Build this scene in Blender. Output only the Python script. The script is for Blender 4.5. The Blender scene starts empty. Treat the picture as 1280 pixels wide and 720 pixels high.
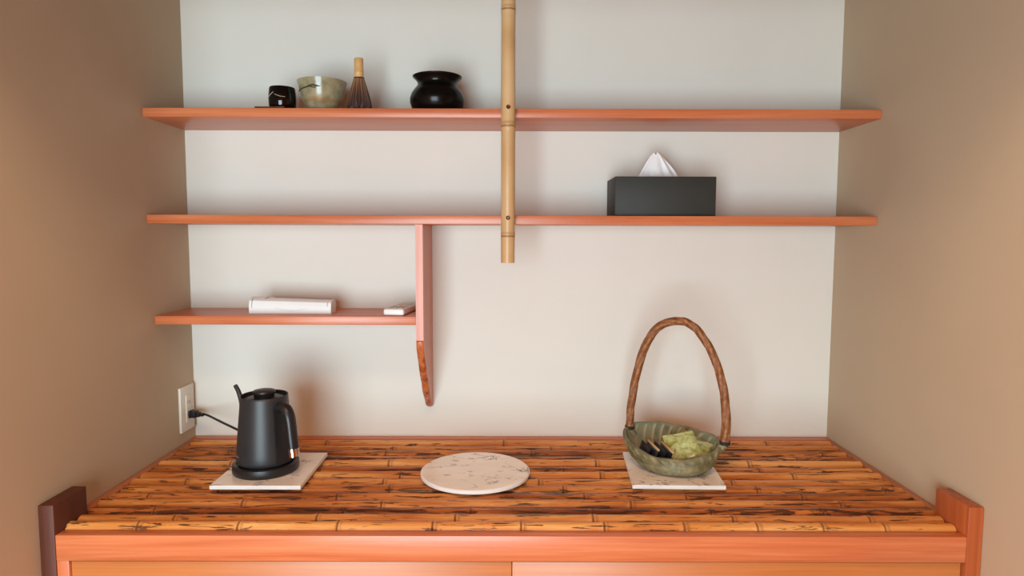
import bpy, bmesh, math, random
from mathutils import Vector, Matrix, noise as mnoise

random.seed(7)
scene = bpy.context.scene
COL = scene.collection
Z0 = 0.60            # worktop level above the floor; heights below are given from the worktop

# ------------------------------------------------------------------ camera
cam_d = bpy.data.cameras.new('camera')
cam = bpy.data.objects.new('camera', cam_d)
COL.objects.link(cam)
cam_d.sensor_width = 36.0
cam_d.lens = 36.0 * 815.0 / 1280.0
cam_d.clip_start = 0.02
_r = Vector((0.99999574, -0.00115604, 0.0026797))
_u = Vector((-0.00257968, 0.07923803, 0.99685239))
_f = Vector((0.00136474, 0.99685505, -0.07923471))
m = Matrix.Identity(4)
for i in range(3):
    m[i][0], m[i][1], m[i][2] = _r[i], _u[i], -_f[i]
m[0][3], m[1][3], m[2][3] = -0.00174, -1.72016, 0.53683 + Z0
cam.matrix_world = m
scene.camera = cam

# ------------------------------------------------------------------ world, daylight, exposure
world = bpy.data.worlds.new('overcast_sky')
scene.world = world
world.use_nodes = True
bg = world.node_tree.nodes['Background']
bg.inputs[0].default_value = (0.93, 0.97, 1.0, 1)
bg.inputs[1].default_value = 1.0

WIN = dict(x0=-1.20, x1=0.16, z0=-0.56, z1=0.90)      # window in the wall behind the camera
RY = -2.9                                              # that wall's inner face


def area(name, loc, rot, sx, sy, power, col):
    d = bpy.data.lights.new(name, 'AREA')
    d.shape = 'RECTANGLE'
    d.size, d.size_y, d.energy, d.color = sx, sy, power, col
    o = bpy.data.objects.new(name, d)
    o.location = (loc[0], loc[1], loc[2] + Z0)
    o.rotation_euler = rot
    COL.objects.link(o)
    return o


# daylight entering through the window behind the camera and through a side window
area('window_daylight', ((WIN['x0'] + WIN['x1']) / 2, RY - 0.12, (WIN['z0'] + WIN['z1']) / 2),
     (math.radians(90), 0, 0), WIN['x1'] - WIN['x0'], WIN['z1'] - WIN['z0'], 60.0, (0.685, 0.91, 1.0))

vs = scene.view_settings
vs.view_transform = 'Standard'
vs.look = 'None'
vs.gamma = 1.0
vs.use_curve_mapping = False
vs.exposure = 0.50
scene.display_settings.display_device = 'sRGB'

# ------------------------------------------------------------------ node helpers
MATS = {}


def srgb(r, g, b):
    f = lambda c: (c / 255.0 / 12.92) if c / 255.0 <= 0.04045 else ((c / 255.0 + 0.055) / 1.055) ** 2.4
    return (f(r), f(g), f(b), 1.0)


class NT:
    def __init__(self, name):
        self.m = bpy.data.materials.new(name)
        self.m.use_nodes = True
        self.t = self.m.node_tree
        self.b = self.t.nodes['Principled BSDF']
        MATS[name] = self.m

    def n(self, typ, **kw):
        nd = self.t.nodes.new(typ)
        for k, v in kw.items():
            if k.startswith('i_'):
                nd.inputs[k[2:].replace('_', ' ')].default_value = v
            else:
                setattr(nd, k, v)
        return nd

    def l(self, a, b):
        self.t.links.new(a, b)

    def coords(self, scale=(1, 1, 1), rand=True):
        tc = self.n('ShaderNodeTexCoord')
        mp = self.n('ShaderNodeMapping')
        mp.inputs['Scale'].default_value = scale
        if rand:
            oi = self.n('ShaderNodeObjectInfo')
            mu = self.n('ShaderNodeMath', operation='MULTIPLY')
            mu.inputs[1].default_value = 37.0
            self.l(oi.outputs['Random'], mu.inputs[0])
            ad = self.n('ShaderNodeVectorMath', operation='ADD')
            self.l(tc.outputs['Object'], ad.inputs[0])
            self.l(mu.outputs[0], ad.inputs[1])
            self.l(ad.outputs[0], mp.inputs['Vector'])
        else:
            self.l(tc.outputs['Object'], mp.inputs['Vector'])
        return mp.outputs[0]

    def noise(self, vec, scale, detail=4, rough=0.55, dist=0.0):
        nd = self.n('ShaderNodeTexNoise')
        nd.inputs['Scale'].default_value = scale
        nd.inputs['Detail'].default_value = detail
        nd.inputs['Roughness'].default_value = rough
        nd.inputs['Distortion'].default_value = dist
        self.l(vec, nd.inputs['Vector'])
        return nd.outputs['Fac']

    def ramp(self, fac, stops, interp='LINEAR'):
        nd = self.n('ShaderNodeValToRGB')
        cr = nd.color_ramp
        cr.interpolation = interp
        while len(cr.elements) < len(stops):
            cr.elements.new(0.5)
        for e, (p, c) in zip(cr.elements, stops):
            e.position = p
            e.color = c if len(c) == 4 else (c[0], c[1], c[2], 1)
        self.l(fac, nd.inputs[0])
        return nd.outputs[0]

    def mix(self, a, b, fac, blend='MIX'):
        nd = self.n('ShaderNodeMix', data_type='RGBA', blend_type=blend)
        for sock, v in ((nd.inputs[0], fac), (nd.inputs[6], a), (nd.inputs[7], b)):
            if hasattr(v, 'links') or hasattr(v, 'is_linked'):
                self.l(v, sock)
            else:
                sock.default_value = v
        return nd.outputs[2]

    def math(self, op, a, b=0.0, clamp=False):
        nd = self.n('ShaderNodeMath', operation=op, use_clamp=clamp)
        for sock, v in ((nd.inputs[0], a), (nd.inputs[1], b)):
            if hasattr(v, 'is_linked'):
                self.l(v, sock)
            else:
                sock.default_value = v
        return nd.outputs[0]

    def attr(self, name):
        nd = self.n('ShaderNodeAttribute', attribute_name=name)
        return nd.outputs['Fac']

    def bump(self, h, strength, dist=0.002):
        nd = self.n('ShaderNodeBump')
        nd.inputs['Strength'].default_value = strength
        nd.inputs['Distance'].default_value = dist
        self.l(h, nd.inputs['Height'])
        self.l(nd.outputs[0], self.b.inputs['Normal'])

    def col(self, c):
        if hasattr(c, 'is_linked'):
            self.l(c, self.b.inputs['Base Color'])
        else:
            self.b.inputs['Base Color'].default_value = c

    def set(self, rough=0.5, metal=0.0, coat=0.0, spec=0.5, coat_rough=0.1):
        self.b.inputs['Roughness'].default_value = rough
        self.b.inputs['Metallic'].default_value = metal
        self.b.inputs['Coat Weight'].default_value = coat
        self.b.inputs['Coat Roughness'].default_value = coat_rough
        self.b.inputs['Specular IOR Level'].default_value = spec
        return self.m


def plain(name, c, rough=0.5, metal=0.0, coat=0.0, var=0.06, spec=0.5):
    t = NT(name)
    v = t.coords()
    n = t.noise(v, 18, 3)
    d = tuple(x * (1 - var) for x in c[:3]) + (1,)
    h = tuple(min(1, x * (1 + var)) for x in c[:3]) + (1,)
    t.col(t.ramp(n, [(0.3, d), (0.7, h)]))
    return t.set(rough, metal, coat, spec)


def wood(name, dark, mid, light, axis, rough=0.35, coat=0.0, contrast=1.0):
    t = NT(name)
    sc = [26, 26, 26]
    sc[axis] = 0.9
    v = t.coords(tuple(sc))
    g = t.noise(v, 2.0, 5, 0.6, 0.9)
    sc2 = [150, 150, 150]
    sc2[axis] = 3.0
    v2 = t.coords(tuple(sc2))
    g2 = t.noise(v2, 2.0, 2, 0.5)
    v3 = t.coords((3, 3, 3))
    g3 = t.noise(v3, 1.4, 2)
    c = t.ramp(g, [(0.5 - 0.22 / contrast, dark), (0.5, mid), (0.5 + 0.2 / contrast, light)])
    c = t.mix(c, t.ramp(g2, [(0.3, (0.80, 0.76, 0.72)), (0.65, (1, 1, 1))]), 0.5, 'MULTIPLY')
    c = t.mix(c, t.ramp(g3, [(0.3, (0.93, 0.88, 0.86)), (0.7, (1, 1, 1))]), 0.8, 'MULTIPLY')
    t.col(c)
    t.bump(g2, 0.12, 0.0006)
    return t.set(rough, 0, coat, 0.6)


# ------------------------------------------------------------------ materials
def wall_mat(name, a, b):
    t = NT(name)
    v = t.coords((900, 900, 60), False)
    w1 = t.noise(v, 1.0, 2)
    v2 = t.coords((60, 60, 900), False)
    w2 = t.noise(v2, 1.0, 2)
    s = t.math('ADD', w1, w2)
    big = t.noise(t.coords((1, 1, 1), False), 3.0, 3)
    c = t.ramp(big, [(0.3, a), (0.7, b)])
    c = t.mix(c, t.ramp(s, [(0.35, (0.93, 0.93, 0.92)), (0.65, (1, 1, 1))]), 0.7, 'MULTIPLY')
    t.col(c)
    t.bump(s, 0.10, 0.0008)
    return t.set(0.85, 0, 0, 0.2)


M_WALL = wall_mat('woven_wallpaper', srgb(226, 221, 210), srgb(230, 225, 215))
M_SIDE = wall_mat('sandy_side_wallpaper', srgb(190, 171, 145), srgb(195, 176, 150))
M_ROOMWALL = wall_mat('room_wallpaper', srgb(206, 146, 84), srgb(212, 152, 90))
M_WOODX = wood('fir_wood_lengthwise', srgb(192, 98, 56), srgb(209, 119, 74), srgb(221, 135, 90), 0)
M_WOODZ = wood('fir_wood_upright', srgb(196, 100, 58), srgb(214, 122, 78), srgb(226, 138, 94), 2)
M_WOODY = wood('fir_wood_depthwise', srgb(164, 96, 64), srgb(182, 112, 78), srgb(194, 126, 92), 1)
M_POST = wood('dark_fir_upright', srgb(150, 70, 32), srgb(174, 86, 42), srgb(190, 102, 54), 2)
M_POSTDARK = wood('darkest_fir_upright', srgb(66, 26, 6), srgb(86, 36, 9), srgb(100, 44, 13), 2, 0.62)  # left end post, a darker tone than the right one
M_BARK = wood('live_edge_wood', srgb(142, 70, 34), srgb(196, 104, 56), srgb(214, 124, 74), 2, contrast=1.5)
M_DOOR = wood('door_veneer', srgb(188, 110, 56), srgb(196, 120, 62), srgb(204, 128, 70), 0, 0.4, contrast=0.6)
M_FLOOR = wood('floor_boards', srgb(190, 116, 58), srgb(206, 130, 68), srgb(216, 142, 78), 1)
M_CEIL = wood('ceiling_boards', srgb(214, 158, 98), srgb(224, 170, 108), srgb(232, 180, 120), 0, 0.6)


def cane_mat():
    t = NT('lacquered_smoked_bamboo')
    tone = t.attr('tone')          # how heavily this cane is smoked
    node = t.attr('node')          # dark line of each node
    v = t.coords((1.0, 9, 9))
    big = t.noise(v, 4.0, 3, 0.55, 0.4)
    vf = t.coords((2.2, 24, 24))
    patch = t.noise(vf, 6.0, 5, 0.62, 0.8)
    vs_ = t.coords((6, 260, 260))
    fib = t.noise(vs_, 1.0, 2)
    spots = t.attr('spots')        # how many burnt spots it has
    base = t.ramp(big, [(0.32, srgb(196, 112, 44)), (0.5, srgb(222, 148, 76)), (0.68, srgb(240, 182, 112))])
    deep = t.ramp(big, [(0.32, srgb(104, 50, 18)), (0.48, srgb(170, 92, 38)), (0.66, srgb(218, 140, 68))])
    c = t.mix(base, deep, t.math('MULTIPLY', tone, 1.0, True))
    c = t.mix(c, t.ramp(fib, [(0.3, (0.80, 0.74, 0.68)), (0.65, (1, 1, 1))]), 0.5, 'MULTIPLY')
    # burnt patches with sharp edges
    th = t.math('SUBTRACT', patch, t.math('SUBTRACT', 0.65, t.math('MULTIPLY', spots, 0.13)))
    mask = t.math('MULTIPLY', th, 30.0, True)
    burnt = t.ramp(fib, [(0.35, srgb(40, 18, 8)), (0.7, srgb(96, 52, 24))])
    c = t.mix(c, burnt, t.math('MULTIPLY', mask, 0.92))
    c = t.mix(c, srgb(92, 50, 22), t.math('MULTIPLY', node, 0.85, True))
    t.col(c)
    t.bump(patch, 0.12, 0.001)
    return t.set(0.42, 0, 0.08, 0.45, 0.25)


def pale_cane_mat():
    t = NT('pale_bamboo')
    node = t.attr('node')
    v = t.coords((40, 40, 1.4))
    g = t.noise(v, 2.0, 4)
    big = t.noise(t.coords((6, 6, 5)), 1.0, 3)
    c = t.ramp(big, [(0.3, srgb(196, 152, 100)), (0.5, srgb(212, 172, 120)), (0.7, srgb(222, 188, 142))])
    c = t.mix(c, t.ramp(g, [(0.3, (0.86, 0.83, 0.78)), (0.7, (1, 1, 1))]), 0.6, 'MULTIPLY')
    c = t.mix(c, srgb(140, 92, 44), t.math('MULTIPLY', node, 0.9, True))
    t.col(c)
    return t.set(0.42, 0, 0.1)


def marble_mat():
    t = NT('veined_marble')
    v = t.coords((1, 2.0, 1))
    n = t.noise(v, 9.0, 5, 0.6, 1.6)
    line = t.math('ABSOLUTE', t.math('SUBTRACT', n, 0.5))
    vein = t.math('SUBTRACT', 1.0, t.math('MULTIPLY', line, 27.0), True)
    msk = t.noise(t.coords((1, 1, 1)), 24.0, 3)
    msk = t.math('MULTIPLY', t.math('SUBTRACT', msk, 0.51), 9.0, True)
    vein = t.math('MULTIPLY', vein, msk)
    cloud = t.noise(t.coords((1, 1.6, 1)), 8.0, 4)
    c = t.ramp(cloud, [(0.35, srgb(238, 231, 223)), (0.6, srgb(248, 242, 235))])
    c = t.mix(c, srgb(78, 76, 80), t.math('MULTIPLY', vein, 1.0))
    t.col(c)
    return t.set(0.25, 0, 0, 0.5)


def glaze_mat():
    t = NT('olive_stoneware_glaze')
    g = t.attr('inside')
    rid = t.attr('ridge')
    n = t.noise(t.coords((1, 1, 1)), 30.0, 5, 0.6)
    ns = t.noise(t.coords((1, 1, 3)), 110.0, 3)
    out = t.ramp(n, [(0.3, srgb(78, 72, 46)), (0.5, srgb(116, 108, 74)), (0.7, srgb(154, 142, 108))])
    ins = t.ramp(n, [(0.3, srgb(92, 98, 78)), (0.5, srgb(124, 128, 104)), (0.7, srgb(142, 134, 104))])
    c = t.mix(out, ins, g)
    c = t.mix(c, srgb(186, 176, 142), t.math('MULTIPLY', rid, 0.8, True))
    c = t.mix(c, srgb(110, 74, 44), t.math('MULTIPLY', t.math('SUBTRACT', ns, 0.6), 3.0, True))
    t.col(c)
    t.bump(ns, 0.6, 0.002)
    return t.set(0.48, 0, 0.0, 0.4)


def teabowl_mat():
    t = NT('ash_glaze')
    tc = t.n('ShaderNodeTexCoord')
    sep = t.n('ShaderNodeSeparateXYZ')
    t.l(tc.outputs['Object'], sep.inputs[0])
    n = t.noise(t.coords((1, 1, 1)), 40.0, 4)
    n2 = t.noise(t.coords((1, 1, 2)), 14.0, 3)
    c = t.ramp(n, [(0.3, srgb(128, 118, 88)), (0.5, srgb(152, 144, 112)), (0.7, srgb(170, 162, 132))])
    h = t.math('ADD', sep.outputs['Z'], t.math('MULTIPLY', n2, 0.02))
    band = t.ramp(h, [(0.026, (0, 0, 0)), (0.032, (1, 1, 1)), (0.036, (1, 1, 1)), (0.044, (0, 0, 0))])
    c = t.mix(c, srgb(150, 96, 48), t.math('MULTIPLY', band, 0.55))
    t.col(c)
    return t.set(0.2, 0, 0.15)


def packet_mat():
    t = NT('green_printed_wrapper')
    n = t.noise(t.coords((1, 1, 1)), 60.0, 4, 0.6, 0.6)
    c = t.ramp(n, [(0.3, srgb(134, 116, 48)), (0.44, srgb(150, 158, 88)), (0.58, srgb(190, 198, 142)), (0.7, srgb(166, 140, 74))])
    t.col(c)
    return t.set(0.3, 0, 0.2)


def vine_mat():
    t = NT('twisted_vine')
    g = t.attr('groove')
    n = t.noise(t.coords((1, 1, 1)), 120.0, 4)
    c = t.ramp(n, [(0.3, srgb(112, 66, 34)), (0.5, srgb(150, 94, 52)), (0.7, srgb(178, 122, 74))])
    c = t.mix(c, srgb(86, 48, 24), t.math('MULTIPLY', g, 0.8, True))
    t.col(c)
    t.bump(n, 0.3, 0.0015)
    return t.set(0.6)


def bristle_mat():
    t = NT('dark_bamboo_tines')
    tc = t.n('ShaderNodeTexCoord')
    sep = t.n('ShaderNodeSeparateXYZ')
    t.l(tc.outputs['Object'], sep.inputs[0])
    c = t.ramp(t.math('MULTIPLY', sep.outputs['Z'], 10.0), [(0.05, srgb(66, 42, 40)), (0.35, srgb(120, 84, 68)), (0.75, srgb(170, 124, 82))])
    t.col(c)
    return t.set(0.5)


M_CANE, M_PALE, M_MARBLE = cane_mat(), pale_cane_mat(), marble_mat()
M_GLAZE, M_TEABOWL, M_PACKET, M_VINE, M_TINE = glaze_mat(), teabowl_mat(), packet_mat(), vine_mat(), bristle_mat()
M_TINEDARK = plain('darkest_tines', srgb(62, 42, 40), 0.6)
M_EDGE = plain('marble_cut_edge', srgb(240, 239, 236), 0.35)
M_BLACKMATT = plain('matt_black_enamel', srgb(40, 40, 42), 0.42, 0, 0)
M_BLACKPLASTIC = plain('black_plastic', srgb(26, 26, 27), 0.38)
M_BLACKGLOSS = plain('black_lacquer', srgb(12, 12, 11), 0.22, 0, 0.0, spec=0.2)
M_BLACKSHINY = plain('black_glaze', srgb(8, 8, 9), 0.09, 0, 0.0, spec=0.45)
M_CHROME = plain('polished_chrome', srgb(220, 215, 210), 0.12, 1.0)
M_WHITEPLASTIC = plain('white_plastic', srgb(238, 237, 234), 0.35, var=0.01)
M_CREAMPLASTIC = plain('cream_plastic', srgb(226, 219, 205), 0.4, var=0.01)
M_GREYLINE = plain('grey_seam', srgb(120, 120, 118), 0.5)
M_PALELINE = plain('pale_brushwork', srgb(176, 166, 150), 0.4)
M_DARKLINE = plain('iron_brushwork', srgb(58, 58, 44), 0.4)
M_LETTER = plain('silver_lettering', srgb(190, 182, 176), 0.4)
M_BOXPAPER = plain('dark_cover_card', srgb(44, 45, 40), 0.62)
M_TISSUE = plain('white_tissue', srgb(244, 243, 242), 0.9, var=0.01)
M_HANDLEBAMBOO = plain('whisk_bamboo', srgb(214, 168, 106), 0.5, var=0.10)
M_THREAD = plain('dark_thread', srgb(40, 26, 22), 0.8)
M_TAN = plain('tan_wrapper_edge', srgb(206, 166, 112), 0.45, var=0.12)
M_NAVY = plain('dark_foil_wrapper', srgb(34, 33, 40), 0.28)
M_SCREW = plain('bronze_screw', srgb(96, 48, 22), 0.3, 0.5)
M_SCOOP = plain('brown_bamboo_sliver', srgb(110, 62, 36), 0.5)
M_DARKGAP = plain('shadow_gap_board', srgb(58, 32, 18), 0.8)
M_BUTTON = plain('grey_button', srgb(196, 196, 192), 0.5)
M_BASEBOARD = M_WOODX

# ------------------------------------------------------------------ object helpers
BASE = {}


def tag(o, label, cat, group=None):
    o['label'] = label
    o['category'] = cat
    if group:
        o['group'] = group
    return o


def thing(name, label, cat, loc, group=None, rz=0.0):
    o = bpy.data.objects.new(name, None)
    o.empty_display_size = 0.05
    COL.objects.link(o)
    o.location = (loc[0], loc[1], loc[2] + Z0)
    o.rotation_euler = (0, 0, rz)
    return tag(o, label, cat, group)


def link(name, bm, mat, parent=None, loc=(0, 0, 0), smooth=None, attrs=None):
    me = bpy.data.meshes.new(name)
    bmesh.ops.recalc_face_normals(bm, faces=bm.faces[:])
    bm.to_mesh(me)
    bm.free()
    for mm in (mat if isinstance(mat, (list, tuple)) else [mat]):
        me.materials.append(mm)
    if smooth is not None:
        me.polygons.foreach_set('use_smooth', [True] * len(me.polygons))
        me.set_sharp_from_angle(angle=math.radians(smooth))
    if attrs:
        for k, vals in attrs.items():
            a = me.attributes.new(k, 'FLOAT', 'POINT')
            a.data.foreach_set('value', vals)
    o = bpy.data.objects.new(name, me)
    COL.objects.link(o)
    if parent:
        o.parent = parent
        o.location = loc
    else:
        o.location = (loc[0], loc[1], loc[2] + Z0)
    return o


def b_box(bm, x0, x1, y0, y1, z0, z1, bevel=0.0, seg=2):
    r = bmesh.ops.create_cube(bm, size=1.0)
    vs_ = r['verts']
    for v in vs_:
        v.co = Vector(((x0 + x1) / 2 + v.co.x * (x1 - x0), (y0 + y1) / 2 + v.co.y * (y1 - y0), (z0 + z1) / 2 + v.co.z * (z1 - z0)))
    if bevel > 0:
        es = list({e for v in vs_ for e in v.link_edges})
        bmesh.ops.bevel(bm, geom=es, offset=bevel, segments=seg, affect='EDGES', profile=0.5)


def box(name, x0, x1, y0, y1, z0, z1, mat, parent=None, bevel=0.0015, loc=(0, 0, 0)):
    bm = bmesh.new()
    b_box(bm, x0, x1, y0, y1, z0, z1, bevel)
    return link(name, bm, mat, parent, loc, 40 if bevel else None)


def grid_faces(bm, rows, close_u=True, close_v=False):
    nr, nc = len(rows), len(rows[0])
    for i in range(nr if close_v else nr - 1):
        for j in range(nc if close_u else nc - 1):
            a, b = rows[i][j], rows[i][(j + 1) % nc]
            c, d = rows[(i + 1) % nr][(j + 1) % nc], rows[(i + 1) % nr][j]
            try:
                bm.faces.new((a, b, c, d))
            except ValueError:
                pass


def lathe(name, prof, mat, parent=None, loc=(0, 0, 0), seg=56, smooth=40, sx=1.0, sy=1.0, fn=None):
    bm = bmesh.new()
    rows = []
    for (r, z) in prof:
        row = []
        for k in range(seg):
            a = 2 * math.pi * k / seg
            p = Vector((r * sx * math.cos(a), r * sy * math.sin(a), z))
            if fn:
                p = fn(p, a, r, z)
            row.append(bm.verts.new(p))
        rows.append(row)
    grid_faces(bm, rows)
    for row, flip in ((rows[0], True), (rows[-1], False)):
        try:
            bm.faces.new(row[::-1] if flip else row)
        except ValueError:
            pass
    return link(name, bm, mat, parent, loc, smooth)


def smooth_path(pts, n=8):
    P = [Vector(p) for p in pts]
    out = []
    for i in range(len(P) - 1):
        p0, p1, p2, p3 = P[max(i - 1, 0)], P[i], P[i + 1], P[min(i + 2, len(P) - 1)]
        for k in range(n):
            t = k / n
            out.append(0.5 * ((2 * p1) + (-p0 + p2) * t + (2 * p0 - 5 * p1 + 4 * p2 - p3) * t * t + (-p0 + 3 * p1 - 3 * p2 + p3) * t ** 3))
    out.append(P[-1])
    return out


def b_tube(bm, path, rad, seg=12, flat=(1.0, 1.0), up=Vector((0, 0, 1)), twist=None):
    """sweep an oval along path; rad is a number or function of 0..1; returns rows of verts"""
    rows = []
    n = len(path)
    prev = None
    for i, p in enumerate(path):
        t = (path[min(i + 1, n - 1)] - path[max(i - 1, 0)]).normalized()
        if prev is None:
            s = t.cross(up)
            if s.length < 1e-3:
                s = t.cross(Vector((1, 0, 0)))
            s.normalize()
        else:
            s = (prev - t * prev.dot(t)).normalized()
        prev = s
        q = s.cross(t).normalized()
        r = rad(i / (n - 1)) if callable(rad) else rad
        row = []
        for k in range(seg):
            a = 2 * math.pi * k / seg
            rr = r * (twist(a, i / (n - 1)) if twist else 1.0)
            row.append(bm.verts.new(p + s * (rr * flat[0] * math.cos(a)) + q * (rr * flat[1] * math.sin(a))))
        rows.append(row)
    grid_faces(bm, rows)
    bm.faces.new(rows[0][::-1])
    bm.faces.new(rows[-1])
    return rows


def tube(name, pts, rad, mat, parent=None, loc=(0, 0, 0), seg=12, flat=(1, 1), n=8, up=Vector((0, 0, 1))):
    bm = bmesh.new()
    b_tube(bm, smooth_path(pts, n), rad, seg, flat, up)
    return link(name, bm, mat, parent, loc, 50)


def structure(o):
    o['kind'] = 'structure'
    return o


# ------------------------------------------------------------------ the setting
W = 0.85
FZ, CZ = -Z0, 1.75           # floor and ceiling
structure(box('floor', -2.3, 2.3, RY - 0.1, 0.1, FZ - 0.06, FZ, M_FLOOR, bevel=0))
structure(box('ceiling', -2.3, 2.3, RY - 0.1, 0.1, CZ, CZ + 0.06, M_CEIL, bevel=0))
structure(box('wall_back', -W - 0.1, W + 0.1, 0.0, 0.1, FZ, CZ, M_WALL, bevel=0))
structure(box('wall_left', -W - 0.1, -W, -0.80, 0.0, FZ, CZ, M_SIDE, bevel=0))
structure(box('wall_right', W, W + 0.1, -0.80, 0.0, FZ, CZ, M_SIDE, bevel=0))
structure(box('wall_drop_added', -W - 0.1, W + 0.1, -0.90, -0.80, 1.03, CZ, M_ROOMWALL, bevel=0))  # unseen drop wall, added to shade the upper part of the alcove
structure(box('wall_return_left', -2.3, -W - 0.1, -0.80, -0.70, FZ, CZ, M_ROOMWALL, bevel=0))
structure(box('wall_return_right', W + 0.1, 2.3, -0.80, -0.70, FZ, CZ, M_ROOMWALL, bevel=0))
structure(box('wall_room_left', -2.3, -2.2, RY, -0.80, FZ, CZ, M_ROOMWALL, bevel=0))
structure(box('wall_room_right', 2.2, 2.3, RY, -0.80, FZ, CZ, M_ROOMWALL, bevel=0))
bm = bmesh.new()
b_box(bm, -2.3, WIN['x0'], RY - 0.1, RY, FZ, CZ)
b_box(bm, WIN['x1'], 2.3, RY - 0.1, RY, FZ, CZ)
b_box(bm, WIN['x0'], WIN['x1'], RY - 0.1, RY, FZ, WIN['z0'])
b_box(bm, WIN['x0'], WIN['x1'], RY - 0.1, RY, WIN['z1'], CZ)
structure(link('wall_rear', bm, M_ROOMWALL))
bm = bmesh.new()
fx0, fx1, fz0, fz1 = WIN['x0'], WIN['x1'], WIN['z0'], WIN['z1']
for a in ((fx0, fx0 + .04, fz0, fz1), (fx1 - .04, fx1, fz0, fz1), (fx0 + .04, fx1 - .04, fz0, fz0 + .04), (fx0 + .04, fx1 - .04, fz1 - .04, fz1)):
    b_box(bm, a[0], a[1], RY - 0.07, RY - 0.03, a[2], a[3])
structure(link('window_1', bm, M_WOODZ))

# round ceiling lamp of the room, behind the viewer
cl = thing('ceiling_lamp', 'round warm white ceiling lamp in the room in front of the alcove', 'lamp', (-0.15, -1.60, CZ - 0.002))
lathe('lamp_rim', [(0.0, 0.0), (0.31, 0.0), (0.32, -0.02), (0.31, -0.045), (0.30, -0.045), (0.295, -0.012), (0.0, -0.012)], M_WOODX, cl)
ll = bpy.data.lights.new('lamp_light', 'AREA')
ll.shape, ll.size, ll.energy, ll.color = 'DISK', 0.56, 11.5, (1.0, 0.72, 0.46)
lo_ = bpy.data.objects.new('lamp_light', ll)
COL.objects.link(lo_)
lo_.parent = cl
lo_.location = (0, 0, -0.05)

# ------------------------------------------------------------------ low cabinet
YF = -0.586
cab = thing('low_cabinet', 'low reddish wooden cabinet with sliding doors filling the alcove under the bamboo top', 'cabinet', (0, 0, -Z0))


def cb(name, x0, x1, y0, y1, z0, z1, mat, bevel=0.0015):
    return box(name, x0, x1, y0, y1, z0 + Z0, z1 + Z0, mat, cab, bevel)


PX = 0.8215
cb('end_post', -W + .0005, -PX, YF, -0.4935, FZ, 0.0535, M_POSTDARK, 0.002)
cb('end_post', PX, W - .0005, YF, -0.4935, FZ, 0.0535, M_POST, 0.002)
cb('front_rail', -PX, PX, YF + 0.001, -0.5625, -0.050, -0.002, M_WOODX, 0.0015)
cb('stile', -PX, -0.800, YF + 0.002, -0.5625, FZ + 0.06, -0.050, M_WOODZ, 0.001)
cb('bottom_rail', -PX, PX, YF + 0.001, -0.5625, FZ, FZ + 0.06, M_WOODX, 0.0015)
dl = cb('sliding_door', -0.799, 0.0005, -0.5785, -0.568, FZ + 0.061, -0.0535, M_DOOR, 0.001)
dr = cb('sliding_door', 0.0015, 0.8175, -0.5785, -0.568, FZ + 0.061, -0.0535, M_DOOR, 0.001)
for d, xx in ((dl, -0.74), (dr, 0.76)):
    lathe('finger_pull', [(0.026, 0.0), (0.026, 0.002), (0.022, 0.0025), (0.018, 0.0005)], M_BLACKPLASTIC, d,
          (xx, -0.5785, 0.30), 32).rotation_euler = (math.radians(90), 0, 0)
cb('back_panel', -PX, PX, -0.02, -0.005, FZ, -0.0525, M_WOODX, 0)
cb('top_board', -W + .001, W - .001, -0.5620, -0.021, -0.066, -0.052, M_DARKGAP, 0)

# ------------------------------------------------------------------ bamboo worktop
top = thing('bamboo_worktop', 'worktop of smoked lacquered bamboo canes laid side by side in the alcove', 'worktop', (0, 0, -0.0515))
TZ = 0.0515


def cane_mesh(bm, L0, L1, r0, r1, nodes, bend, axis, seed, seg=18, swell=0.0016, step=0.012):
    """a bamboo cane from L0 to L1 with swollen, grooved nodes; axis 0 = along x, 2 = along z"""
    xs = set()
    n = int((L1 - L0) / step)
    for i in range(n + 1):
        xs.add(round(L0 + (L1 - L0) * i / n, 5))
    for c in nodes:
        for d in (-.012, -.007, -.0045, -.003, -.0015, 0, .0015, .003, .0045, .007, .012):
            if L0 < c + d < L1:
                xs.add(round(c + d, 5))
    xs = sorted(xs)
    rows, nod = [], []
    for x in xs:
        t = (x - L0) / (L1 - L0)
        r = r0 + (r1 - r0) * t
        nv = 0.0
        for c in nodes:
            d = x - c
            r += swell * math.exp(-(d / 0.0065) ** 2) - swell * 1.15 * math.exp(-(d / 0.0016) ** 2)
            nv = max(nv, math.exp(-(d / 0.0022) ** 2), 0.55 * math.exp(-((d - .0062) / 0.0016) ** 2))
        by = bend * mnoise.noise(Vector((x * 2.1, seed * 7.3, 0)))
        bz = bend * 0.2 * mnoise.noise(Vector((x * 2.1, seed * 7.3, 5.0)))
        r *= 1 + 0.03 * mnoise.noise(Vector((x * 5, seed * 3.1, 9.0)))
        row = []
        for k in range(seg):
            a = 2 * math.pi * k / seg
            u, w = r * math.cos(a) + by, r * math.sin(a) + bz
            row.append(bm.verts.new((x, u, w) if axis == 0 else (u, w, x)))
            nod.append(nv)
        rows.append(row)
    grid_faces(bm, rows)
    bm.faces.new(rows[0][::-1])
    bm.faces.new(rows[-1])
    return nod


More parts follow.
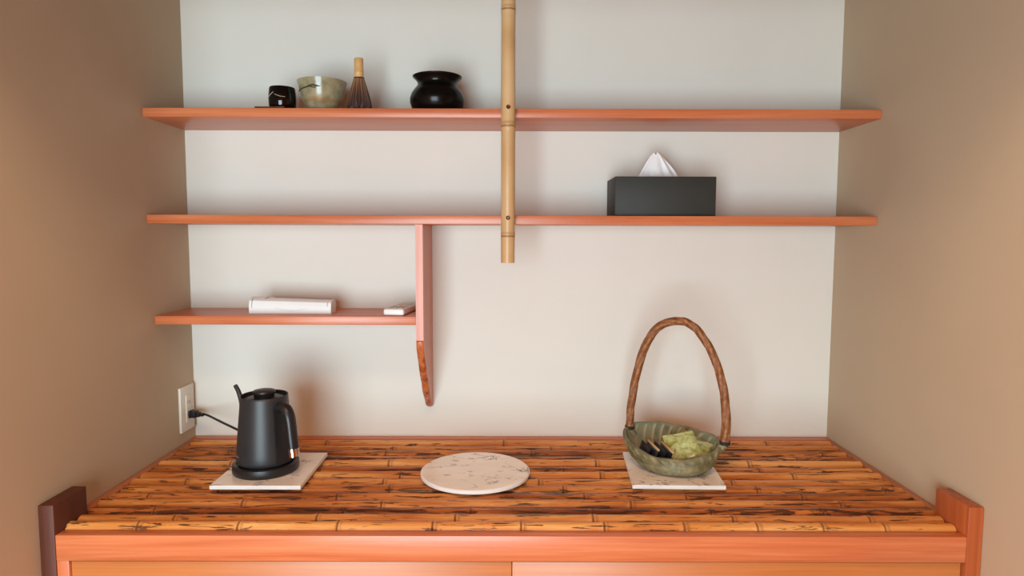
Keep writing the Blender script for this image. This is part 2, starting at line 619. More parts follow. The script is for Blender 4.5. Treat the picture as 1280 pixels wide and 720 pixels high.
# joints between canes, back to front, and the places of their nodes along x
JOINT = [-0.034, -0.0815, -0.1145, -0.1570, -0.1910, -0.2300, -0.2683, -0.3065, -0.3455, -0.3870, -0.4255, -0.4600, -0.4965, -0.5310, -0.5615]
TONE = [0.25, 0.35, 0.85, 0.75, 0.25, 0.70, 0.20, 0.35, 0.55, 0.75, 0.45, 1.0, 0.22, 0.0]
SPOTS = [0.55, 0.75, 1.0, 1.15, 0.40, 0.90, 0.45, 0.70, 0.80, 0.90, 0.70, 1.25, 0.45, 0.60]
NODES = [
    [-0.48, -0.02, 0.36, 0.66], [-0.62, -0.30, 0.10, 0.52], [-0.70, -0.31, 0.05, 0.40, 0.77], [-0.52, -0.12, 0.28, 0.69],
    [-0.66, -0.29, 0.20, 0.56], [-0.44, 0.12, 0.57], [-0.60, -0.25, 0.20, 0.63], [-0.71, -0.28, 0.06, 0.48],
    [-0.62, -0.26, 0.11, 0.52, 0.79], [-0.75, -0.36, 0.15, 0.36, 0.60], [-0.54, -0.26, 0.24, 0.66], [-0.70, -0.33, -0.08, 0.16, 0.39, 0.61],
    [-0.64, -0.37, -0.107, 0.155, 0.42, 0.68], [-0.69, -0.505, -0.322, -0.146, 0.018, 0.172, 0.32, 0.455, 0.576, 0.69]]
for i in range(14):
    y0, y1 = JOINT[i], JOINT[i + 1]
    cy, r = (y0 + y1) / 2, (y0 - y1) / 2
    zc = 0.006 - r * 0.91 - (0.0, 0.002, 0.001, 0.003, 0.0, 0.0025, 0.0, 0.001, 0.0015, 0.002, 0.0005, 0.003, 0.0005, 0.0)[i]
    xa = PX - 0.0015 if i >= 12 else 0.8285
    bm = bmesh.new()
    k = random.uniform(-0.05, 0.05)
    nod = cane_mesh(bm, -xa, xa, r * (1 + k) * 0.91, r * (1 - k) * 0.91, NODES[i], 0.0085 if 0 < i < 13 else 0.0015, 0, i + 1)
    link('bamboo_cane', bm, M_CANE, top, (0, cy, zc + TZ), 60, {'node': nod, 'tone': [TONE[i]] * len(nod), 'spots': [SPOTS[i]] * len(nod)})
box('edge_strip', -W + .0005, W - .0005, -0.031, -0.0005, 0.0, TZ, M_WOODX, top)
box('edge_strip', -W + .0005, -0.8295, -0.493, -0.0315, 0.0, TZ, M_WOODY, top)
box('edge_strip', 0.8295, W - .0005, -0.493, -0.0315, 0.0, TZ, M_WOODY, top)

# ------------------------------------------------------------------ shelves, hanging board, bamboo pole
S1, S2, S3 = 0.8289, 0.5847, 0.3456
T = 0.0205
tag(box('wall_shelf', -W + .0005, W - .0005, -0.1948, -0.0005, -T, 0, M_WOODX, None, 0.0012, (0, 0, S1)),
    'topmost long wooden shelf, carrying the tea bowl, whisk and black pot', 'shelf', 'alcove shelves')
tag(box('wall_shelf', -W + .0005, W - .0005, -0.1957, -0.0005, -T, 0, M_WOODX, None, 0.0012, (0, 0, S2)),
    'middle long wooden shelf at eye level, carrying the dark tissue box', 'shelf', 'alcove shelves')
tag(box('wall_shelf', -W + .0005, -0.2280, -0.1793, -0.0005, -T, 0, M_WOODX, None, 0.0012, (0, 0, S3)),
    'short lowest wooden shelf running from the left wall to the hanging board', 'shelf', 'alcove shelves')

# hanging board: straight front edge above, wavy live edge curving back to the wall below
prof = [(-0.1830, S2 - T - .0005), (-0.1830, 0.288)]
live = [(-0.1800, 0.286), (-0.1780, 0.270), (-0.1600, 0.243), (-0.1440, 0.222), (-0.1270, 0.196), (-0.1120, 0.182),
        (-0.0930, 0.163), (-0.0800, 0.142), (-0.0580, 0.124), (-0.0380, 0.108), (-0.0200, 0.092), (-0.0080, 0.086)]
end = [(-0.0005, 0.090), (-0.0005, S2 - T - .0005)]
hb = thing('hanging_board', 'upright wooden board under the middle shelf with a wavy live edge at its foot', 'shelf divider', (-0.2187, 0, S3))
bm = bmesh.new()
pts = prof + live + end
L = [bm.verts.new((-0.0088, y, z - S3)) for y, z in pts]
R = [bm.verts.new((0.0088, y, z - S3)) for y, z in pts]
bm.faces.new(L)
bm.faces.new(R[::-1])
for i in range(len(pts)):
    j = (i + 1) % len(pts)
    bm.faces.new((L[i], L[j], R[j], R[i]))
link('board', bm, M_WOODZ, hb)
bm = bmesh.new()
sp = smooth_path([(0, y, z - S3) for y, z in live], 4)
rows = []
for i, p in enumerate(sp):
    t = (sp[min(i + 1, len(sp) - 1)] - sp[max(i - 1, 0)]).normalized()
    nrm = Vector((0, -1, 0)) if t.length < 1e-6 else Vector((0, t.z, -t.y))
    if nrm.y > 0:
        nrm = -nrm
    row = []
    for k in range(9):
        x = -0.0089 + 0.0178 * k / 8
        dep = 0.0035 * (1 - (abs(x) / 0.0089) ** 2.5) + 0.0012 * mnoise.noise(Vector((x * 120, p.z * 90, 3))) + 0.0008
        if k in (0, 8):
            dep = 0.0001
        row.append(bm.verts.new(p + nrm * dep + Vector((x, 0, 0))))
    rows.append(row)
grid_faces(bm, rows, False)
link('live_edge', bm, M_BARK, hb, smooth=60)

pole = thing('bamboo_pole', 'pale bamboo pole hanging from above, screwed to the front of the two long shelves', 'pole', (-0.0095, -0.2125, 0.4755))
bm = bmesh.new()
nod = cane_mesh(bm, 0.0, CZ - 0.4755 - .001, 0.0158, 0.0166, [0.0615, 0.3105, 0.5665, 0.835, 1.10], 0.0012, 2, 77, 28, 0.0009)
link('culm', bm, M_PALE, pole, smooth=60, attrs={'node': nod})
for zz in (0.5785, 0.8265):
    s = lathe('screw', [(0.0, 0.0), (0.0048, 0.0), (0.0048, 0.0022), (0.0038, 0.0032), (0.0030, 0.0030), (0.0022, 0.0018), (0.0, 0.0018)],
              M_SCREW, pole, (0.0005, -0.0152, zz - 0.4755), 24)
    s.rotation_euler = (math.radians(90), 0, 0)

# ------------------------------------------------------------------ wall outlet
ol = thing('wall_outlet', 'cream double wall outlet low on the left wall near the corner', 'outlet', (-W, -0.0500, 0.0885))
box('cover_plate', 0.0, 0.007, -0.0355, 0.0355, -0.059, 0.059, M_CREAMPLASTIC, ol, 0.0025)
ins = box('socket_insert', 0.007, 0.0095, -0.0125, 0.0125, -0.036, 0.036, M_CREAMPLASTIC, ol, 0.0008)
for zc in (0.016, -0.016):
    for yy in (-0.0045, 0.0045):
        box('slot', 0.0094, 0.0098, yy - 0.0008, yy + 0.0008, zc - 0.004, zc + 0.004, M_BLACKPLASTIC, ins, 0)

# ------------------------------------------------------------------ marble boards
BZ = 0.0082


def slab(name, label, group, corners, t):
    cx = sum(c[0] for c in corners) / 4
    cy = sum(c[1] for c in corners) / 4
    root = thing(name, label, 'marble board', (cx, cy, BZ), group)
    bm = bmesh.new()
    lo = [bm.verts.new((x - cx, y - cy, 0)) for x, y in corners]
    hi = [bm.verts.new((x - cx, y - cy, t - .001)) for x, y in corners]
    bm.faces.new(lo[::-1])
    bm.faces.new(hi)
    for i in range(4):
        bm.faces.new((lo[i], lo[(i + 1) % 4], hi[(i + 1) % 4], hi[i]))
    bmesh.ops.bevel(bm, geom=bm.edges[:], offset=0.0006, segments=2, affect='EDGES')
    link('core', bm, M_EDGE, root, smooth=40)
    bm = bmesh.new()
    s = 0.9965
    lo = [bm.verts.new(((x - cx) * s, (y - cy) * s, t - .001)) for x, y in corners]
    hi = [bm.verts.new(((x - cx) * s, (y - cy) * s, t)) for x, y in corners]
    bm.faces.new(lo[::-1])
    bm.faces.new(hi)
    for i in range(4):
        bm.faces.new((lo[i], lo[(i + 1) % 4], hi[(i + 1) % 4], hi[i]))
    link('marble_face', bm, M_MARBLE, root)
    return root


TT = 0.0085
slab('square_trivet', 'square white marble board under the black kettle', 'marble boards on the worktop',
     [(-0.6300, -0.3970), (-0.4400, -0.3970), (-0.4420, -0.1880), (-0.6300, -0.1880)], TT)
slab('square_trivet', 'square white marble board under the handled ceramic bowl', 'marble boards on the worktop',
     [(0.2545, -0.3880), (0.4495, -0.3930), (0.4660, -0.1840), (0.2700, -0.1770)], TT)
rt = thing('round_trivet', 'empty round white marble board with grey veins in the middle of the worktop', 'marble board', (-0.0805, -0.3015, BZ), 'marble boards on the worktop')
lathe('core', [(0.0, 0), (0.1195, 0), (0.1212, 0.001), (0.1215, 0.004), (0.1212, 0.0068), (0.1200, 0.0075), (0, 0.0075)], M_EDGE, rt, seg=96)
lathe('marble_face', [(0.0, 0.0076), (0.1196, 0.0076), (0.1190, 0.0085), (0, 0.0085)], M_MARBLE, rt, seg=96)
KZ = BZ + TT + 0.0002

# ------------------------------------------------------------------ kettle and its power base
KX, KY = -0.5475, -0.3000
HA = math.radians(-34)          # the handle points towards the viewer's right
kb = thing('kettle_base', 'round black electric power base under the kettle, its cord plugged into the wall', 'kettle base', (KX, KY, KZ))
lathe('base_body', [(0.0, 0), (0.068, 0), (0.0705, 0.003), (0.0712, 0.010), (0.0700, 0.0185), (0.0670, 0.0205), (0.0620, 0.0205), (0.0600, 0.0180), (0.0, 0.0180)], M_BLACKPLASTIC, kb, seg=72)
cp = [(-0.822, -0.0425, 0.0715), (-0.800, -0.050, 0.0715), (-0.775, -0.075, 0.0735), (-0.715, -0.135, 0.0740), (-0.650, -0.195, 0.0725), (-0.612, -0.208, 0.0560), (-0.588, -0.214, 0.0330), (-0.573, -0.228, 0.0235)]
tube('cord', [(x - KX, y - KY, z - KZ) for x, y, z in cp], 0.0030, M_BLACKPLASTIC, kb, n=8, seg=10)
bm = bmesh.new()
for (x0, x1, hw, hh) in ((0.0, 0.006, .0100, .0100), (0.006, 0.020, .0085, .0090), (0.020, 0.030, 0.0060, .0065), (0.030, 0.040, .0042, .0045)):
    b_box(bm, x0, x1, -hw, hw, -hh, hh, 0.002)
pl = link('plug', bm, M_BLACKPLASTIC, kb, (-0.8398 - KX, -0.0445 - KY, 0.0715 - KZ), 40)
pl.rotation_euler = (0, 0, math.radians(-14))
for yy in (-0.0045, 0.0045):
    box('prong', -0.006, 0.001, yy - .0006, yy + .0006, -.003, .003, M_CHROME, pl, 0)

kt = thing('electric_kettle', 'matt black gooseneck electric kettle with a chrome tipped handle on the marble board', 'kettle', (KX, KY, KZ + 0.0186))
lathe('body', [(0.0, 0.0), (0.052, 0.0), (0.0570, 0.0015), (0.0605, 0.0060), (0.0616, 0.0120), (0.0610, 0.0250), (0.0588, 0.0510), (0.0560, 0.0825), (0.0532, 0.1115),
               (0.0514, 0.1320), (0.0506, 0.1445), (0.0503, 0.1500), (0.0494, 0.1508), (0.0484, 0.1500), (0.0482, 0.1400), (0.0, 0.1400)], M_BLACKMATT, kt, seg=80, smooth=50)
ld = lathe('lid', [(0.0, 0.1402), (0.0476, 0.1402), (0.0476, 0.1425), (0.0455, 0.1440), (0.0260, 0.1475), (0.0, 0.1480)], M_BLACKPLASTIC, kt, seg=64)
kn = lathe('lid_knob', [(0.0, 0.1460), (0.0215, 0.1460), (0.0222, 0.1530), (0.0240, 0.1555), (0.0244, 0.1575), (0.0230, 0.1602), (0.0150, 0.1622), (0.0, 0.1628)], M_BLACKPLASTIC, ld, seg=48)
dx, dy = math.cos(HA), math.sin(HA)


def kp(rad, z, side=0.0):
    return (dx * rad - dy * side, dy * rad + dx * side, z)


hd = tube('handle', [kp(0.044, 0.1255), kp(0.062, 0.1325), kp(0.0755, 0.1295), kp(0.0850, 0.1180), kp(0.0895, 0.1030), kp(0.0930, 0.0790), kp(0.0960, 0.0580), kp(0.0980, 0.0440)],
          lambda t: 0.0135 - 0.0015 * t, M_BLACKPLASTIC, kt, seg=20, flat=(1.0, 0.76), n=10)
tube('chrome_tip', [kp(0.0976, 0.0470), kp(0.0990, 0.0380), kp(0.1005, 0.0300)], 0.0126, M_CHROME, hd, seg=20, flat=(1.0, 0.80), n=6)
# seam strip where the handle is fixed to the body
bm = bmesh.new()
rows = []
for i in range(15):
    z = 0.010 + 0.122 * i / 14
    rb = 0.0612 - (z - 0.02) * 0.088
    rows.append([bm.verts.new((math.cos(HA + a) * (rb + o), math.sin(HA + a) * (rb + o), z)) for a, o in ((-0.30, 0.0), (-0.27, 0.0026), (0.0, 0.0032), (0.27, 0.0026), (0.30, 0.0))])
grid_faces(bm, rows, False)
link('handle_strip', bm, M_BLACKPLASTIC, kt, smooth=30)
SA = math.radians(152)
sx_, sy_ = math.cos(SA), math.sin(SA)
tube('spout', [(sx_ * r, sy_ * r, z) for r, z in ((0.050, 0.022), (0.064, 0.028), (0.0695, 0.050), (0.0700, 0.080), (0.0705, 0.105), (0.0745, 0.128), (0.0830, 0.148), (0.0930, 0.1610))],
     lambda t: 0.0080 - 0.0034 * t, M_BLACKMATT, kt, seg=16, n=8)
bm = bmesh.new()
for i in range(7):
    a = math.radians(214 + i * 2.3)
    rr = 0.0617
    c = Vector((math.cos(a) * rr, math.sin(a) * rr, 0.0235))
    tn = Vector((-math.sin(a), math.cos(a), 0))
    nn = Vector((math.cos(a), math.sin(a), 0.04))
    hh = 0.0011
    q = [c + tn * (s1 * 0.0008) + Vector((0, 0, s2 * hh)) + nn * 0.0002 for s1, s2 in ((-1, -1), (1, -1), (0.4, 1), (-0.6, 1))]
    bm.faces.new([bm.verts.new(p) for p in q])
link('lettering', bm, M_LETTER, kt)

# ------------------------------------------------------------------ handled bowl with packets
BX, BY, BZZ = 0.3690, -0.2475, KZ
BA = math.radians(-31)
bw = thing('handled_bowl', 'olive green stoneware bowl with a tall arched vine handle on the marble board', 'bowl', (BX, BY, BZZ))
bm = bmesh.new()
NS = 240
ins_a, rid_a = [], []


def rim_h(a):       # rim height; a is measured from the handle axis (right foot = 0)
    return 0.0545 + 0.0125 * math.sin(a + BA) + 0.005 * math.cos(2 * a) + 0.0010 * math.sin(9 * a + 1)


PROF = [(0.0, 0.46), (0.03, 0.56), (0.08, 0.65), (0.2, 0.765), (0.4, 0.870), (0.7, 0.958), (1.0, 1.0)]


def bowl_pt(a, s, inner):
    """s runs 0 (foot) to 1 (rim)"""
    A_, B_ = 0.1120, 0.0990
    R0 = A_ * B_ / math.sqrt((B_ * math.cos(a)) ** 2 + (A_ * math.sin(a)) ** 2)
    fr_ = PROF[-1][1]
    for (sa, ra), (sb, rb) in zip(PROF, PROF[1:]):
        if sa <= s <= sb:
            fr_ = ra + (rb - ra) * (s - sa) / (sb - sa)
            break
    rr = R0 * fr_
    z = rim_h(a) * s
    rid = 0.0
    if inner:
        rr -= 0.0070
        z = z + 0.0065 * (1 - s)
        # carved flutes sweeping over the back of the inside
        w = math.sin(24 * a + 9.0 * s + 2.0 * math.sin(3 * a))
        amt = max(0.0, math.sin(a)) ** 0.5 if math.sin(a) > 0 else 0.15
        rid = max(0.0, w - 0.40) * 1.7 * amt * min(1, max(0, (s - .05) * 5)) * (1 if s < .97 else 0)
        rr -= 0.0026 * rid
    elif s > 0.70:
        # twisted band below the rim
        k = math.sin(math.pi * min(1, (s - 0.70) / 0.30))
        tw = math.sin(30 * a + 9 * s) * (0.7 + 0.6 * mnoise.noise(Vector((a * 3, s * 4, 7))))
        rr += 0.0034 * k * (0.5 + 0.5 * tw)
        rid = 0.45 * max(0, tw) * k
    else:
        rid = 0.45 * max(0, math.sin(50 * s + 3 * a) - 0.6)
        rr += 0.0016 * mnoise.noise(Vector((a * 8, s * 14, 2))) + 0.0006 * mnoise.noise(Vector((a * 30, s * 40, 2)))
    return Vector((rr * math.cos(a + BA) - 0.004 * (1 - s), rr * math.sin(a + BA) - 0.042 * (1 - s) ** 1.3, z)), rid


rows = []
for s in [0.0, 0.015, 0.03, 0.055, 0.08, 0.13, 0.2, 0.3, 0.4, 0.5, 0.6, 0.66, 0.72, 0.76, 0.80, 0.84, 0.88, 0.92, 0.96, 0.985, 1.0]:
    row = []
    for k in range(NS):
        p, rd = bowl_pt(2 * math.pi * k / NS, s, False)
        p.z += 0.0004
        row.append(bm.verts.new(p)); ins_a.append(0.0); rid_a.append(rd)
    rows.append(row)
for s in [1.0, 0.97, 0.93, 0.88, 0.82, 0.76, 0.70, 0.62, 0.54, 0.46, 0.38, 0.30, 0.22, 0.14, 0.08, 0.04, 0.0]:
    row = []
    for k in range(NS):
        p, rd = bowl_pt(2 * math.pi * k / NS, s, True)
        row.append(bm.verts.new(p)); ins_a.append(1.0); rid_a.append(rd)
    rows.append(row)
grid_faces(bm, rows)
bm.faces.new(rows[0][::-1])
bm.faces.new(rows[-1])
bo = link('basin', bm, M_GLAZE, bw, smooth=50, attrs={'inside': ins_a, 'ridge': rid_a})
# handle feet and arch
fl = Vector((0.2865, -0.1860, 0.0817))
fr = Vector((0.4725, -0.3000, 0.0825))
ax = (fr - fl)
ax.z = 0
plen = 0.2182
ax.normalize()
shape = [(-0.0030, 0.0790), (-0.0008, 0.1271), (0.0072, 0.1864), (0.0220, 0.2497), (0.0425, 0.3010), (0.0707, 0.3333), (0.1043, 0.3440), (0.1283, 0.3430), (0.1541, 0.3267),
         (0.1837, 0.2858), (0.2043, 0.2375), (0.2170, 0.1850), (0.2220, 0.1316), (0.2210, 0.0790)]
off = Vector((BX, BY, BZZ))
hpts = [fl + ax * u - Vector((0, 0, fl.z)) + Vector((0, 0, z)) - off for u, z in shape]
bm = bmesh.new()
path = smooth_path(hpts, 10)
grv = []
SEG = 20


def vine_tw(a, t):
    w = math.sin(5 * a + 70 * t + 2 * math.sin(9 * t))
    return 1 + 0.07 * w + 0.05 * mnoise.noise(Vector((a, t * 30, 1)))


b_tube(bm, path, lambda t: 0.0088 + 0.0006 * math.sin(7 * t) + 0.001 * t, SEG, (1, 1), Vector((0, 1, 0)), vine_tw)
for i in range(len(path)):
    for k in range(SEG):
        a, t = 2 * math.pi * k / SEG, i / (len(path) - 1)
        grv.append(max(0.0, -math.sin(5 * a + 70 * t + 2 * math.sin(9 * t))))
vh = link('arched_handle', bm, M_VINE, bw, smooth=70, attrs={'groove': grv})
# ceramic lugs that grip the handle ends, with binding rings
for p, q, sgn in ((hpts[0], hpts[1], -1), (hpts[-1], hpts[-2], 1)):
    d = (q - p).normalized()
    tube('binding', [p - d * 0.003, p, p + d * 0.005], lambda t: 0.0115, M_THREAD, vh, seg=18, n=3)
    bm = bmesh.new()
    low = p + Vector((ax.x * -sgn * 0.013, ax.y * -sgn * 0.013, -0.018))
    rws = b_tube(bm, smooth_path([p - d * 0.002, (p + low) / 2 + ax * (sgn * 0.001), low], 6), lambda t: 0.0095 - 0.001 * t, 18, (1, 1), Vector((0, 1, 0)))
    nv = len(bm.verts)
    link('lug', bm, M_GLAZE, bw, smooth=60, attrs={'inside': [0.0] * nv, 'ridge': [0.0] * nv})


def packet(name, label, cat, group, center, normal, roll, w, h, t, mat, seed, edge=None, crimp=True):
    """a filled paper packet: pillow between two crimped ends"""
    n = Vector(normal).normalized()
    u = n.cross(Vector((0, 0, 1)))
    if u.length < 1e-3:
        u = Vector((1, 0, 0))
    u.normalize()
    v = n.cross(u)
    rot = Matrix((u, v, n)).transposed().to_4x4() @ Matrix.Rotation(roll, 4, 'Z')
    root = thing(name, label, cat, center, group)
    root.rotation_euler = rot.to_euler()
    bm = bmesh.new()
    nx, ny = 14, 14
    top_, bot_ = [], []
    for j in range(ny + 1):
        ra, rb = [], []
        for i in range(nx + 1):
            fx, fy = i / nx, j / ny
            x, y = (fx - .5) * w, (fy - .5) * h
            k = max(0, math.sin(math.pi * fx)) ** 0.6 * max(0, math.sin(math.pi * min(1, max(0, (fy - .08) / .84)))) ** 0.7
            wob = 0.0016 * mnoise.noise(Vector((x * 60, y * 60, seed))) if crimp else 0
            bendz = 0.004 * mnoise.noise(Vector((x * 22, y * 22, seed + 9))) if crimp else 0
            ra.append(bm.verts.new((x, y, t / 2 * k + 0.0004 + bendz + wob)))
            rb.append(bm.verts.new((x, y, -t / 2 * k - 0.0004 + bendz + wob)))
        top_.append(ra)
        bot_.append(rb)
    grid_faces(bm, top_, False)
    grid_faces(bm, [r[::-1] for r in bot_], False)
    for j in range(ny):
        bm.faces.new((top_[j][0], top_[j + 1][0], bot_[j + 1][0], bot_[j][0]))
        bm.faces.new((top_[j][nx], top_[j + 1][nx], bot_[j + 1][nx], bot_[j][nx]))
    for i in range(nx):
        bm.faces.new((top_[0][i], top_[0][i + 1], bot_[0][i + 1], bot_[0][i]))
        bm.faces.new((top_[ny][i], top_[ny][i + 1], bot_[ny][i + 1], bot_[ny][i]))
    link('wrapper', bm, mat, root, smooth=40)
    if edge:
        box('folded_edge', -w / 2, w / 2, -h / 2 - .0012, -h / 2 + .0035, -0.0015, 0.0015, edge, root, 0.0004)
    return root


G1, G2 = 'green wrapped packets in the bowl', 'dark sachets in the bowl'
packet('snack_packet', 'largest pale green wrapped packet lying in front in the handled bowl', 'packet', G1, (0.3860, -0.2760, 0.0640), (-0.10, -0.66, 0.74), math.radians(14), 0.072, 0.064, 0.012, M_PACKET, 1.0)
packet('snack_packet', 'pale green wrapped packet at the right end of the handled bowl', 'packet', G1, (0.4290, -0.2720, 0.0580), (0.10, -0.55, 0.80), math.radians(-30), 0.052, 0.048, 0.012, M_PACKET, 4.0)
packet('snack_packet', 'green wrapped packet whose pointed corner sticks up at the back of the bowl', 'packet', G1, (0.4120, -0.2250, 0.0600), (0.0, -0.60, 0.75), math.radians(50), 0.048, 0.048, 0.010, M_PACKET, 8.0)
DS = [('black sachet leaning against the left inside of the bowl', (0.3010, -0.2680, 0.0470), None),
      ('dark sachet with a tan folded edge, leftmost tan edge in the bowl', (0.3140, -0.2800, 0.0490), M_TAN),
      ('plain dark sachet between the two tan edged sachets', (0.3285, -0.2860, 0.0480), None),
      ('dark sachet with a tan folded edge touching the green packets', (0.3430, -0.2900, 0.0480), M_TAN)]
for i, (lab, c, e) in enumerate(DS):
    packet('drink_sachet', lab, 'sachet', G2, c, (-0.92, -0.12 + 0.01 * i, 0.36), 0.0, (0.060, 0.074, 0.076, 0.078)[i], 0.040, 0.006, M_NAVY, 20 + i, e, False)

# ------------------------------------------------------------------ tissue box
tb = thing('tissue_box', 'dark grey rectangular tissue box cover on the middle shelf', 'tissue box', (0.3605, -0.1125, S2))
bm = bmesh.new()
hx, hy, hz = 0.1185, 0.0650, 0.0925
b_box(bm, -hx, hx, -hy, hy, 0.0005, hz, 0.0012)
link('cover', bm, M_BOXPAPER, tb, smooth=40)
box('slot', -0.07, 0.07, -0.012, 0.012, hz, hz + 0.0006, M_BLACKPLASTIC, tb, 0)
ts = thing('tissue', 'white paper tissue peaking out of the dark tissue box', 'tissue', (0.3550, -0.1125, S2 + hz + 0.0008))
bm = bmesh.new()
rows = []
for j in range(19):
    f = j / 18
    z = 0.060 * f
    hw = 0.048 * (1 - f) ** 0.80 + 0.005
    row = []
    for k in range(40):
        a = 2 * math.pi * k / 40
        fold = 1 + 0.10 * math.sin(7 * a + 2.5 * f) + 0.06 * math.sin(13 * a + 1)
        row.append(bm.verts.new((hw * math.cos(a) * (1 + 0.05 * math.sin(3 * a + 4 * f)) - 0.004 * f, 0.016 * (1 - 0.75 * f) * math.sin(a) * fold + 0.004 * math.sin(9 * a) * (1 - f), z + 0.003 * math.sin(4 * a) * f)))
    rows.append(row)
grid_faces(bm, rows)
bm.faces.new(rows[-1])
link('sheet', bm, M_TISSUE, ts, smooth=70)

# ------------------------------------------------------------------ things on the short shelf
wc = thing('white_case', 'long white plastic case with rounded top lying on the short lowest shelf', 'case', (-0.5440, -0.1080, S3))
bm = bmesh.new()
sec = [(-0.022, 0.0), (-0.0225, 0.004), (-0.0215, 0.018), (-0.018, 0.027), (-0.010, 0.0320), (0.004, 0.0335), (0.018, 0.0325), (0.022, 0.026), (0.022, 0.0)]
rows = []
for i in range(13):
    f = i / 12
    sc_ = 1.18 - 0.20 * f
    rows.append([bm.verts.new((-0.1005 + 0.201 * f, y, z * sc_ + 0.0002)) for y, z in sec])
grid_faces(bm, rows)
bm.faces.new(rows[0][::-1])
bm.faces.new(rows[-1])
link('case_body', bm, M_WHITEPLASTIC, wc, smooth=35)


def sec_pt(f, q, lift=0.0003):
    """point on the case's front/top skin: f along, q along the section"""
    i = min(int(q), len(sec) - 2)
    t = q - i
    y = sec[i][0] + (sec[i + 1][0] - sec[i][0]) * t
    z = sec[i][1] + (sec[i + 1][1] - sec[i][1]) * t
    return (-0.1005 + 0.201 * f, y - lift, z * (1.18 - 0.20 * f) + lift)


tube('end_seam', [sec_pt(0.035, q) for q in (1.6, 2.2, 3.0, 3.6, 4.4)], 0.0007, M_GREYLINE, wc, seg=6, n=4)
tube('end_seam', [sec_pt(0.955, q) for q in (2.0, 2.6, 3.2)], 0.0006, M_GREYLINE, wc, seg=6, n=4)
tube('smile_seam', [sec_pt(f, 1.62 - 0.42 * math.sin(math.pi * (f - .32) / .38)) for f in (0.32, 0.40, 0.47, 0.51, 0.55, 0.62, 0.70)], 0.00035, M_BUTTON, wc, seg=6, n=4)
tube('lid_seam', [(-0.045, 0.003, 0.0378), (0.0, 0.004, 0.0364), (0.05, 0.004, 0.0350), (0.097, 0.004, 0.0336)], 0.0009, M_GREYLINE, wc, seg=6, n=4)
tube('clip', [(-0.064, -0.012, 0.0358), (-0.061, -0.006, 0.0376), (-0.059, 0.001, 0.0384)], 0.0009, M_GREYLINE, wc, seg=6, n=4)

rm = thing('remote_control', 'white remote control lying at the right end of the short lowest shelf', 'remote', (-0.2755, -0.0960, S3), rz=math.radians(-7))
bm = bmesh.new()
b_box(bm, -0.0255, 0.0255, -0.070, 0.070, 0.0003, 0.0165, 0.0050, 3)
link('casing', bm, M_WHITEPLASTIC, rm, smooth=50)
box('display', -0.018, 0.018, 0.018, 0.056, 0.0162, 0.0170, M_BUTTON, rm, 0.0003)
for j in range(3):
    for i in range(3):
        x, y = -0.0145 + i * 0.0145, -0.052 + j * 0.021
        box('button', x - 0.005, x + 0.005, y - 0.0065, y + 0.0065, 0.0162, 0.0178, M_BUTTON if (i + j) % 3 else M_TAN, rm, 0.0005)

# ------------------------------------------------------------------ things on the top shelf
cup = thing('small_cup', 'small glossy black cup with a pale brush line on the top shelf', 'cup', (-0.5435, -0.1480, S1))
lathe('cup_body', [(0.0, 0.0003), (0.020, 0.0003), (0.0265, 0.003), (0.0305, 0.012), (0.0315, 0.024), (0.0310, 0.040), (0.0298, 0.0520), (0.0288, 0.0550), (0.0276, 0.0545), (0.0270, 0.050), (0.0280, 0.030), (0.0250, 0.010), (0.0, 0.006)], M_BLACKSHINY, cup, seg=56, smooth=60)


def on_cup(deg, z, r=0.0318):
    a = math.radians(deg)
    return (r * math.cos(a), r * math.sin(a), z)


tube('brush_line', [on_cup(206, 0.0285), on_cup(228, 0.0335), on_cup(250, 0.040)], lambda t: 0.0008, M_PALELINE, cup, seg=6, n=6)
tube('brush_line', [on_cup(256, 0.0350), on_cup(280, 0.0300), on_cup(300, 0.0295)], lambda t: 0.0007, M_PALELINE, cup, seg=6, n=6)

tbw = thing('tea_bowl', 'greyish green glazed tea bowl with a dark brushed motif on the top shelf', 'tea bowl', (-0.4535, -0.1330, S1))
lathe('bowl_body', [(0.0, 0.004), (0.024, 0.004), (0.025, 0.0003), (0.029, 0.0003), (0.030, 0.005), (0.0365, 0.010), (0.0445, 0.024), (0.0505, 0.042), (0.0560, 0.062), (0.0590, 0.0745), (0.0595, 0.0770), (0.0580, 0.0775),
                    (0.0555, 0.070), (0.0500, 0.052), (0.0430, 0.032), (0.0330, 0.017), (0.0, 0.012)], M_TEABOWL, tbw, seg=72, smooth=60).scale = (0.965, 0.965, 0.94)


def on_bowl(deg, z, lift=0.0004):
    pr = [(0.010, 0.0365), (0.024, 0.0445), (0.042, 0.0505), (0.062, 0.0560), (0.0745, 0.0590)]
    r = pr[-1][1]
    for (za, ra), (zb, rb) in zip(pr, pr[1:]):
        if za <= z <= zb:
            r = ra + (rb - ra) * (z - za) / (zb - za)
            break
    a = math.radians(deg)
    return ((r + lift) * math.cos(a), (r + lift) * math.sin(a), z)


tube('brush_motif', [on_bowl(196, 0.0470), on_bowl(214, 0.0485), on_bowl(238, 0.0500), on_bowl(256, 0.0515), on_bowl(282, 0.0520)], lambda t: 0.0007 + 0.0007 * math.sin(math.pi * t), M_DARKLINE, tbw, seg=6, n=6)
tube('brush_motif', [on_bowl(246, 0.0510), on_bowl(256, 0.0535), on_bowl(262, 0.0555), on_bowl(268, 0.0535), on_bowl(276, 0.0525)], lambda t: 0.0013, M_DARKLINE, tbw, seg=6, n=6)
tube('brush_motif', [on_bowl(258, 0.0500), on_bowl(266, 0.0480), on_bowl(272, 0.0500)], lambda t: 0.0008, M_DARKLINE, tbw, seg=6, n=6)

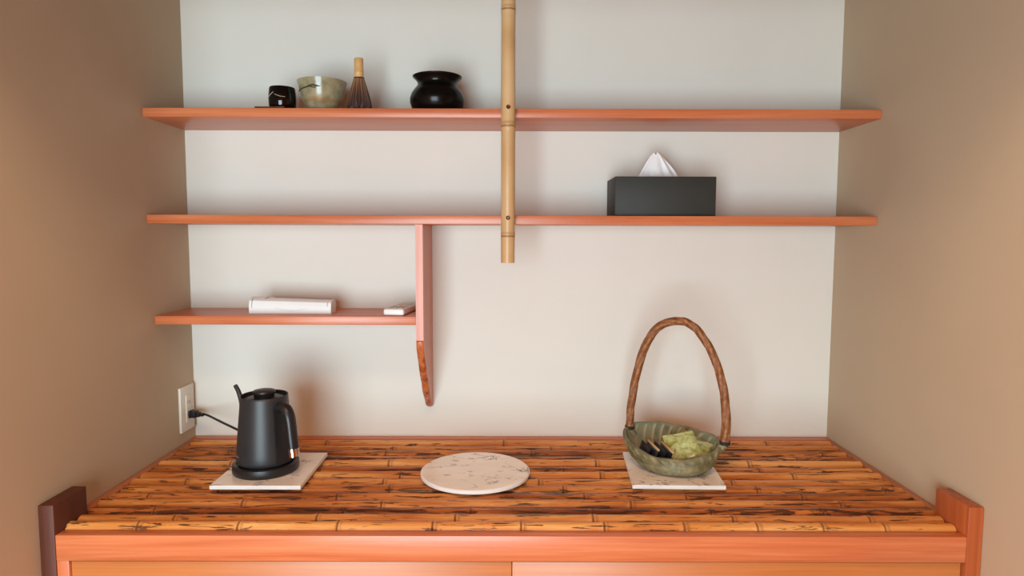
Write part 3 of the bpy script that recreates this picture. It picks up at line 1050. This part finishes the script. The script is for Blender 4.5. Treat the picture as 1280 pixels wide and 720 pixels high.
wk = thing('tea_whisk', 'bamboo tea whisk with dark tines standing on the top shelf beside the tea bowl', 'whisk', (-0.3625, -0.1450, S1))
lathe('handle', [(0.0, 0.078), (0.0105, 0.078), (0.0112, 0.084), (0.0108, 0.0900), (0.0116, 0.0915), (0.0108, 0.093), (0.0105, 0.110), (0.0108, 0.1235), (0.0100, 0.1245), (0.0, 0.1245)], M_HANDLEBAMBOO, wk, seg=40, smooth=40)
lathe('thread_binding', [(0.0100, 0.0765), (0.0122, 0.0765), (0.0126, 0.0782), (0.0122, 0.0800), (0.0100, 0.0800)], M_THREAD, wk, seg=40)
bm = bmesh.new()
NT_ = 56
nf = 0
for k in range(NT_):
    a = 2 * math.pi * k / NT_
    ca, sa = math.cos(a), math.sin(a)
    pr = [(0.0115, 0.0775), (0.0150, 0.066), (0.0205, 0.048), (0.0250, 0.032), (0.0280, 0.018), (0.0282, 0.009), (0.0262, 0.003), (0.0235, 0.0012)]
    b_tube(bm, smooth_path([(r * ca, r * sa, z) for r, z in pr], 2), lambda t: 0.0010 - 0.0002 * t, 5)
    bm.faces.ensure_lookup_table()
    for fc in bm.faces[nf:]:
        fc.material_index = 1 if (k * 7) % 5 < 2 else 0
    nf = len(bm.faces)
for k in range(40):
    a = 2 * math.pi * k / 40
    ca, sa = math.cos(a), math.sin(a)
    pr = [(0.0085, 0.077), (0.0120, 0.050), (0.0165, 0.028), (0.0150, 0.008), (0.0080, 0.0020)]
    b_tube(bm, smooth_path([(r * ca, r * sa, z) for r, z in pr], 2), 0.0008, 5)
o = link('tines', bm, [M_TINE, M_TINEDARK], wk, smooth=60)
o['kind'] = 'stuff'

pt_ = thing('black_pot', 'black lacquered pot with a flared rim on the top shelf near the bamboo pole', 'pot', (-0.1795, -0.1250, S1))
lathe('pot_body', [(0.0, 0.0003), (0.046, 0.0003), (0.054, 0.003), (0.0615, 0.014), (0.0655, 0.028), (0.0655, 0.038), (0.0620, 0.050), (0.0545, 0.062), (0.0480, 0.070), (0.0468, 0.076), (0.0490, 0.082), (0.0545, 0.0885), (0.0585, 0.0920), (0.0590, 0.0940), (0.0575, 0.0950),
                   (0.0500, 0.0900), (0.0435, 0.080), (0.0440, 0.072), (0.055, 0.055), (0.061, 0.036), (0.055, 0.012), (0.0, 0.006)], M_BLACKGLOSS, pt_, seg=80, smooth=60).scale = (1, 1, 0.925)

bm = bmesh.new()
b_tube(bm, smooth_path([(-0.030, 0.004, 0.0036), (-0.010, 0.002, 0.0030), (0.015, -0.001, 0.0026), (0.040, -0.004, 0.0030)], 4), lambda t: 0.0024, 8, (1.6, 0.9))
tag(link('tea_scoop', bm, M_SCOOP, None, (-0.5650, -0.1870, S1), 60), 'thin brown bamboo sliver lying on the top shelf edge in front of the black cup', 'tea scoop')
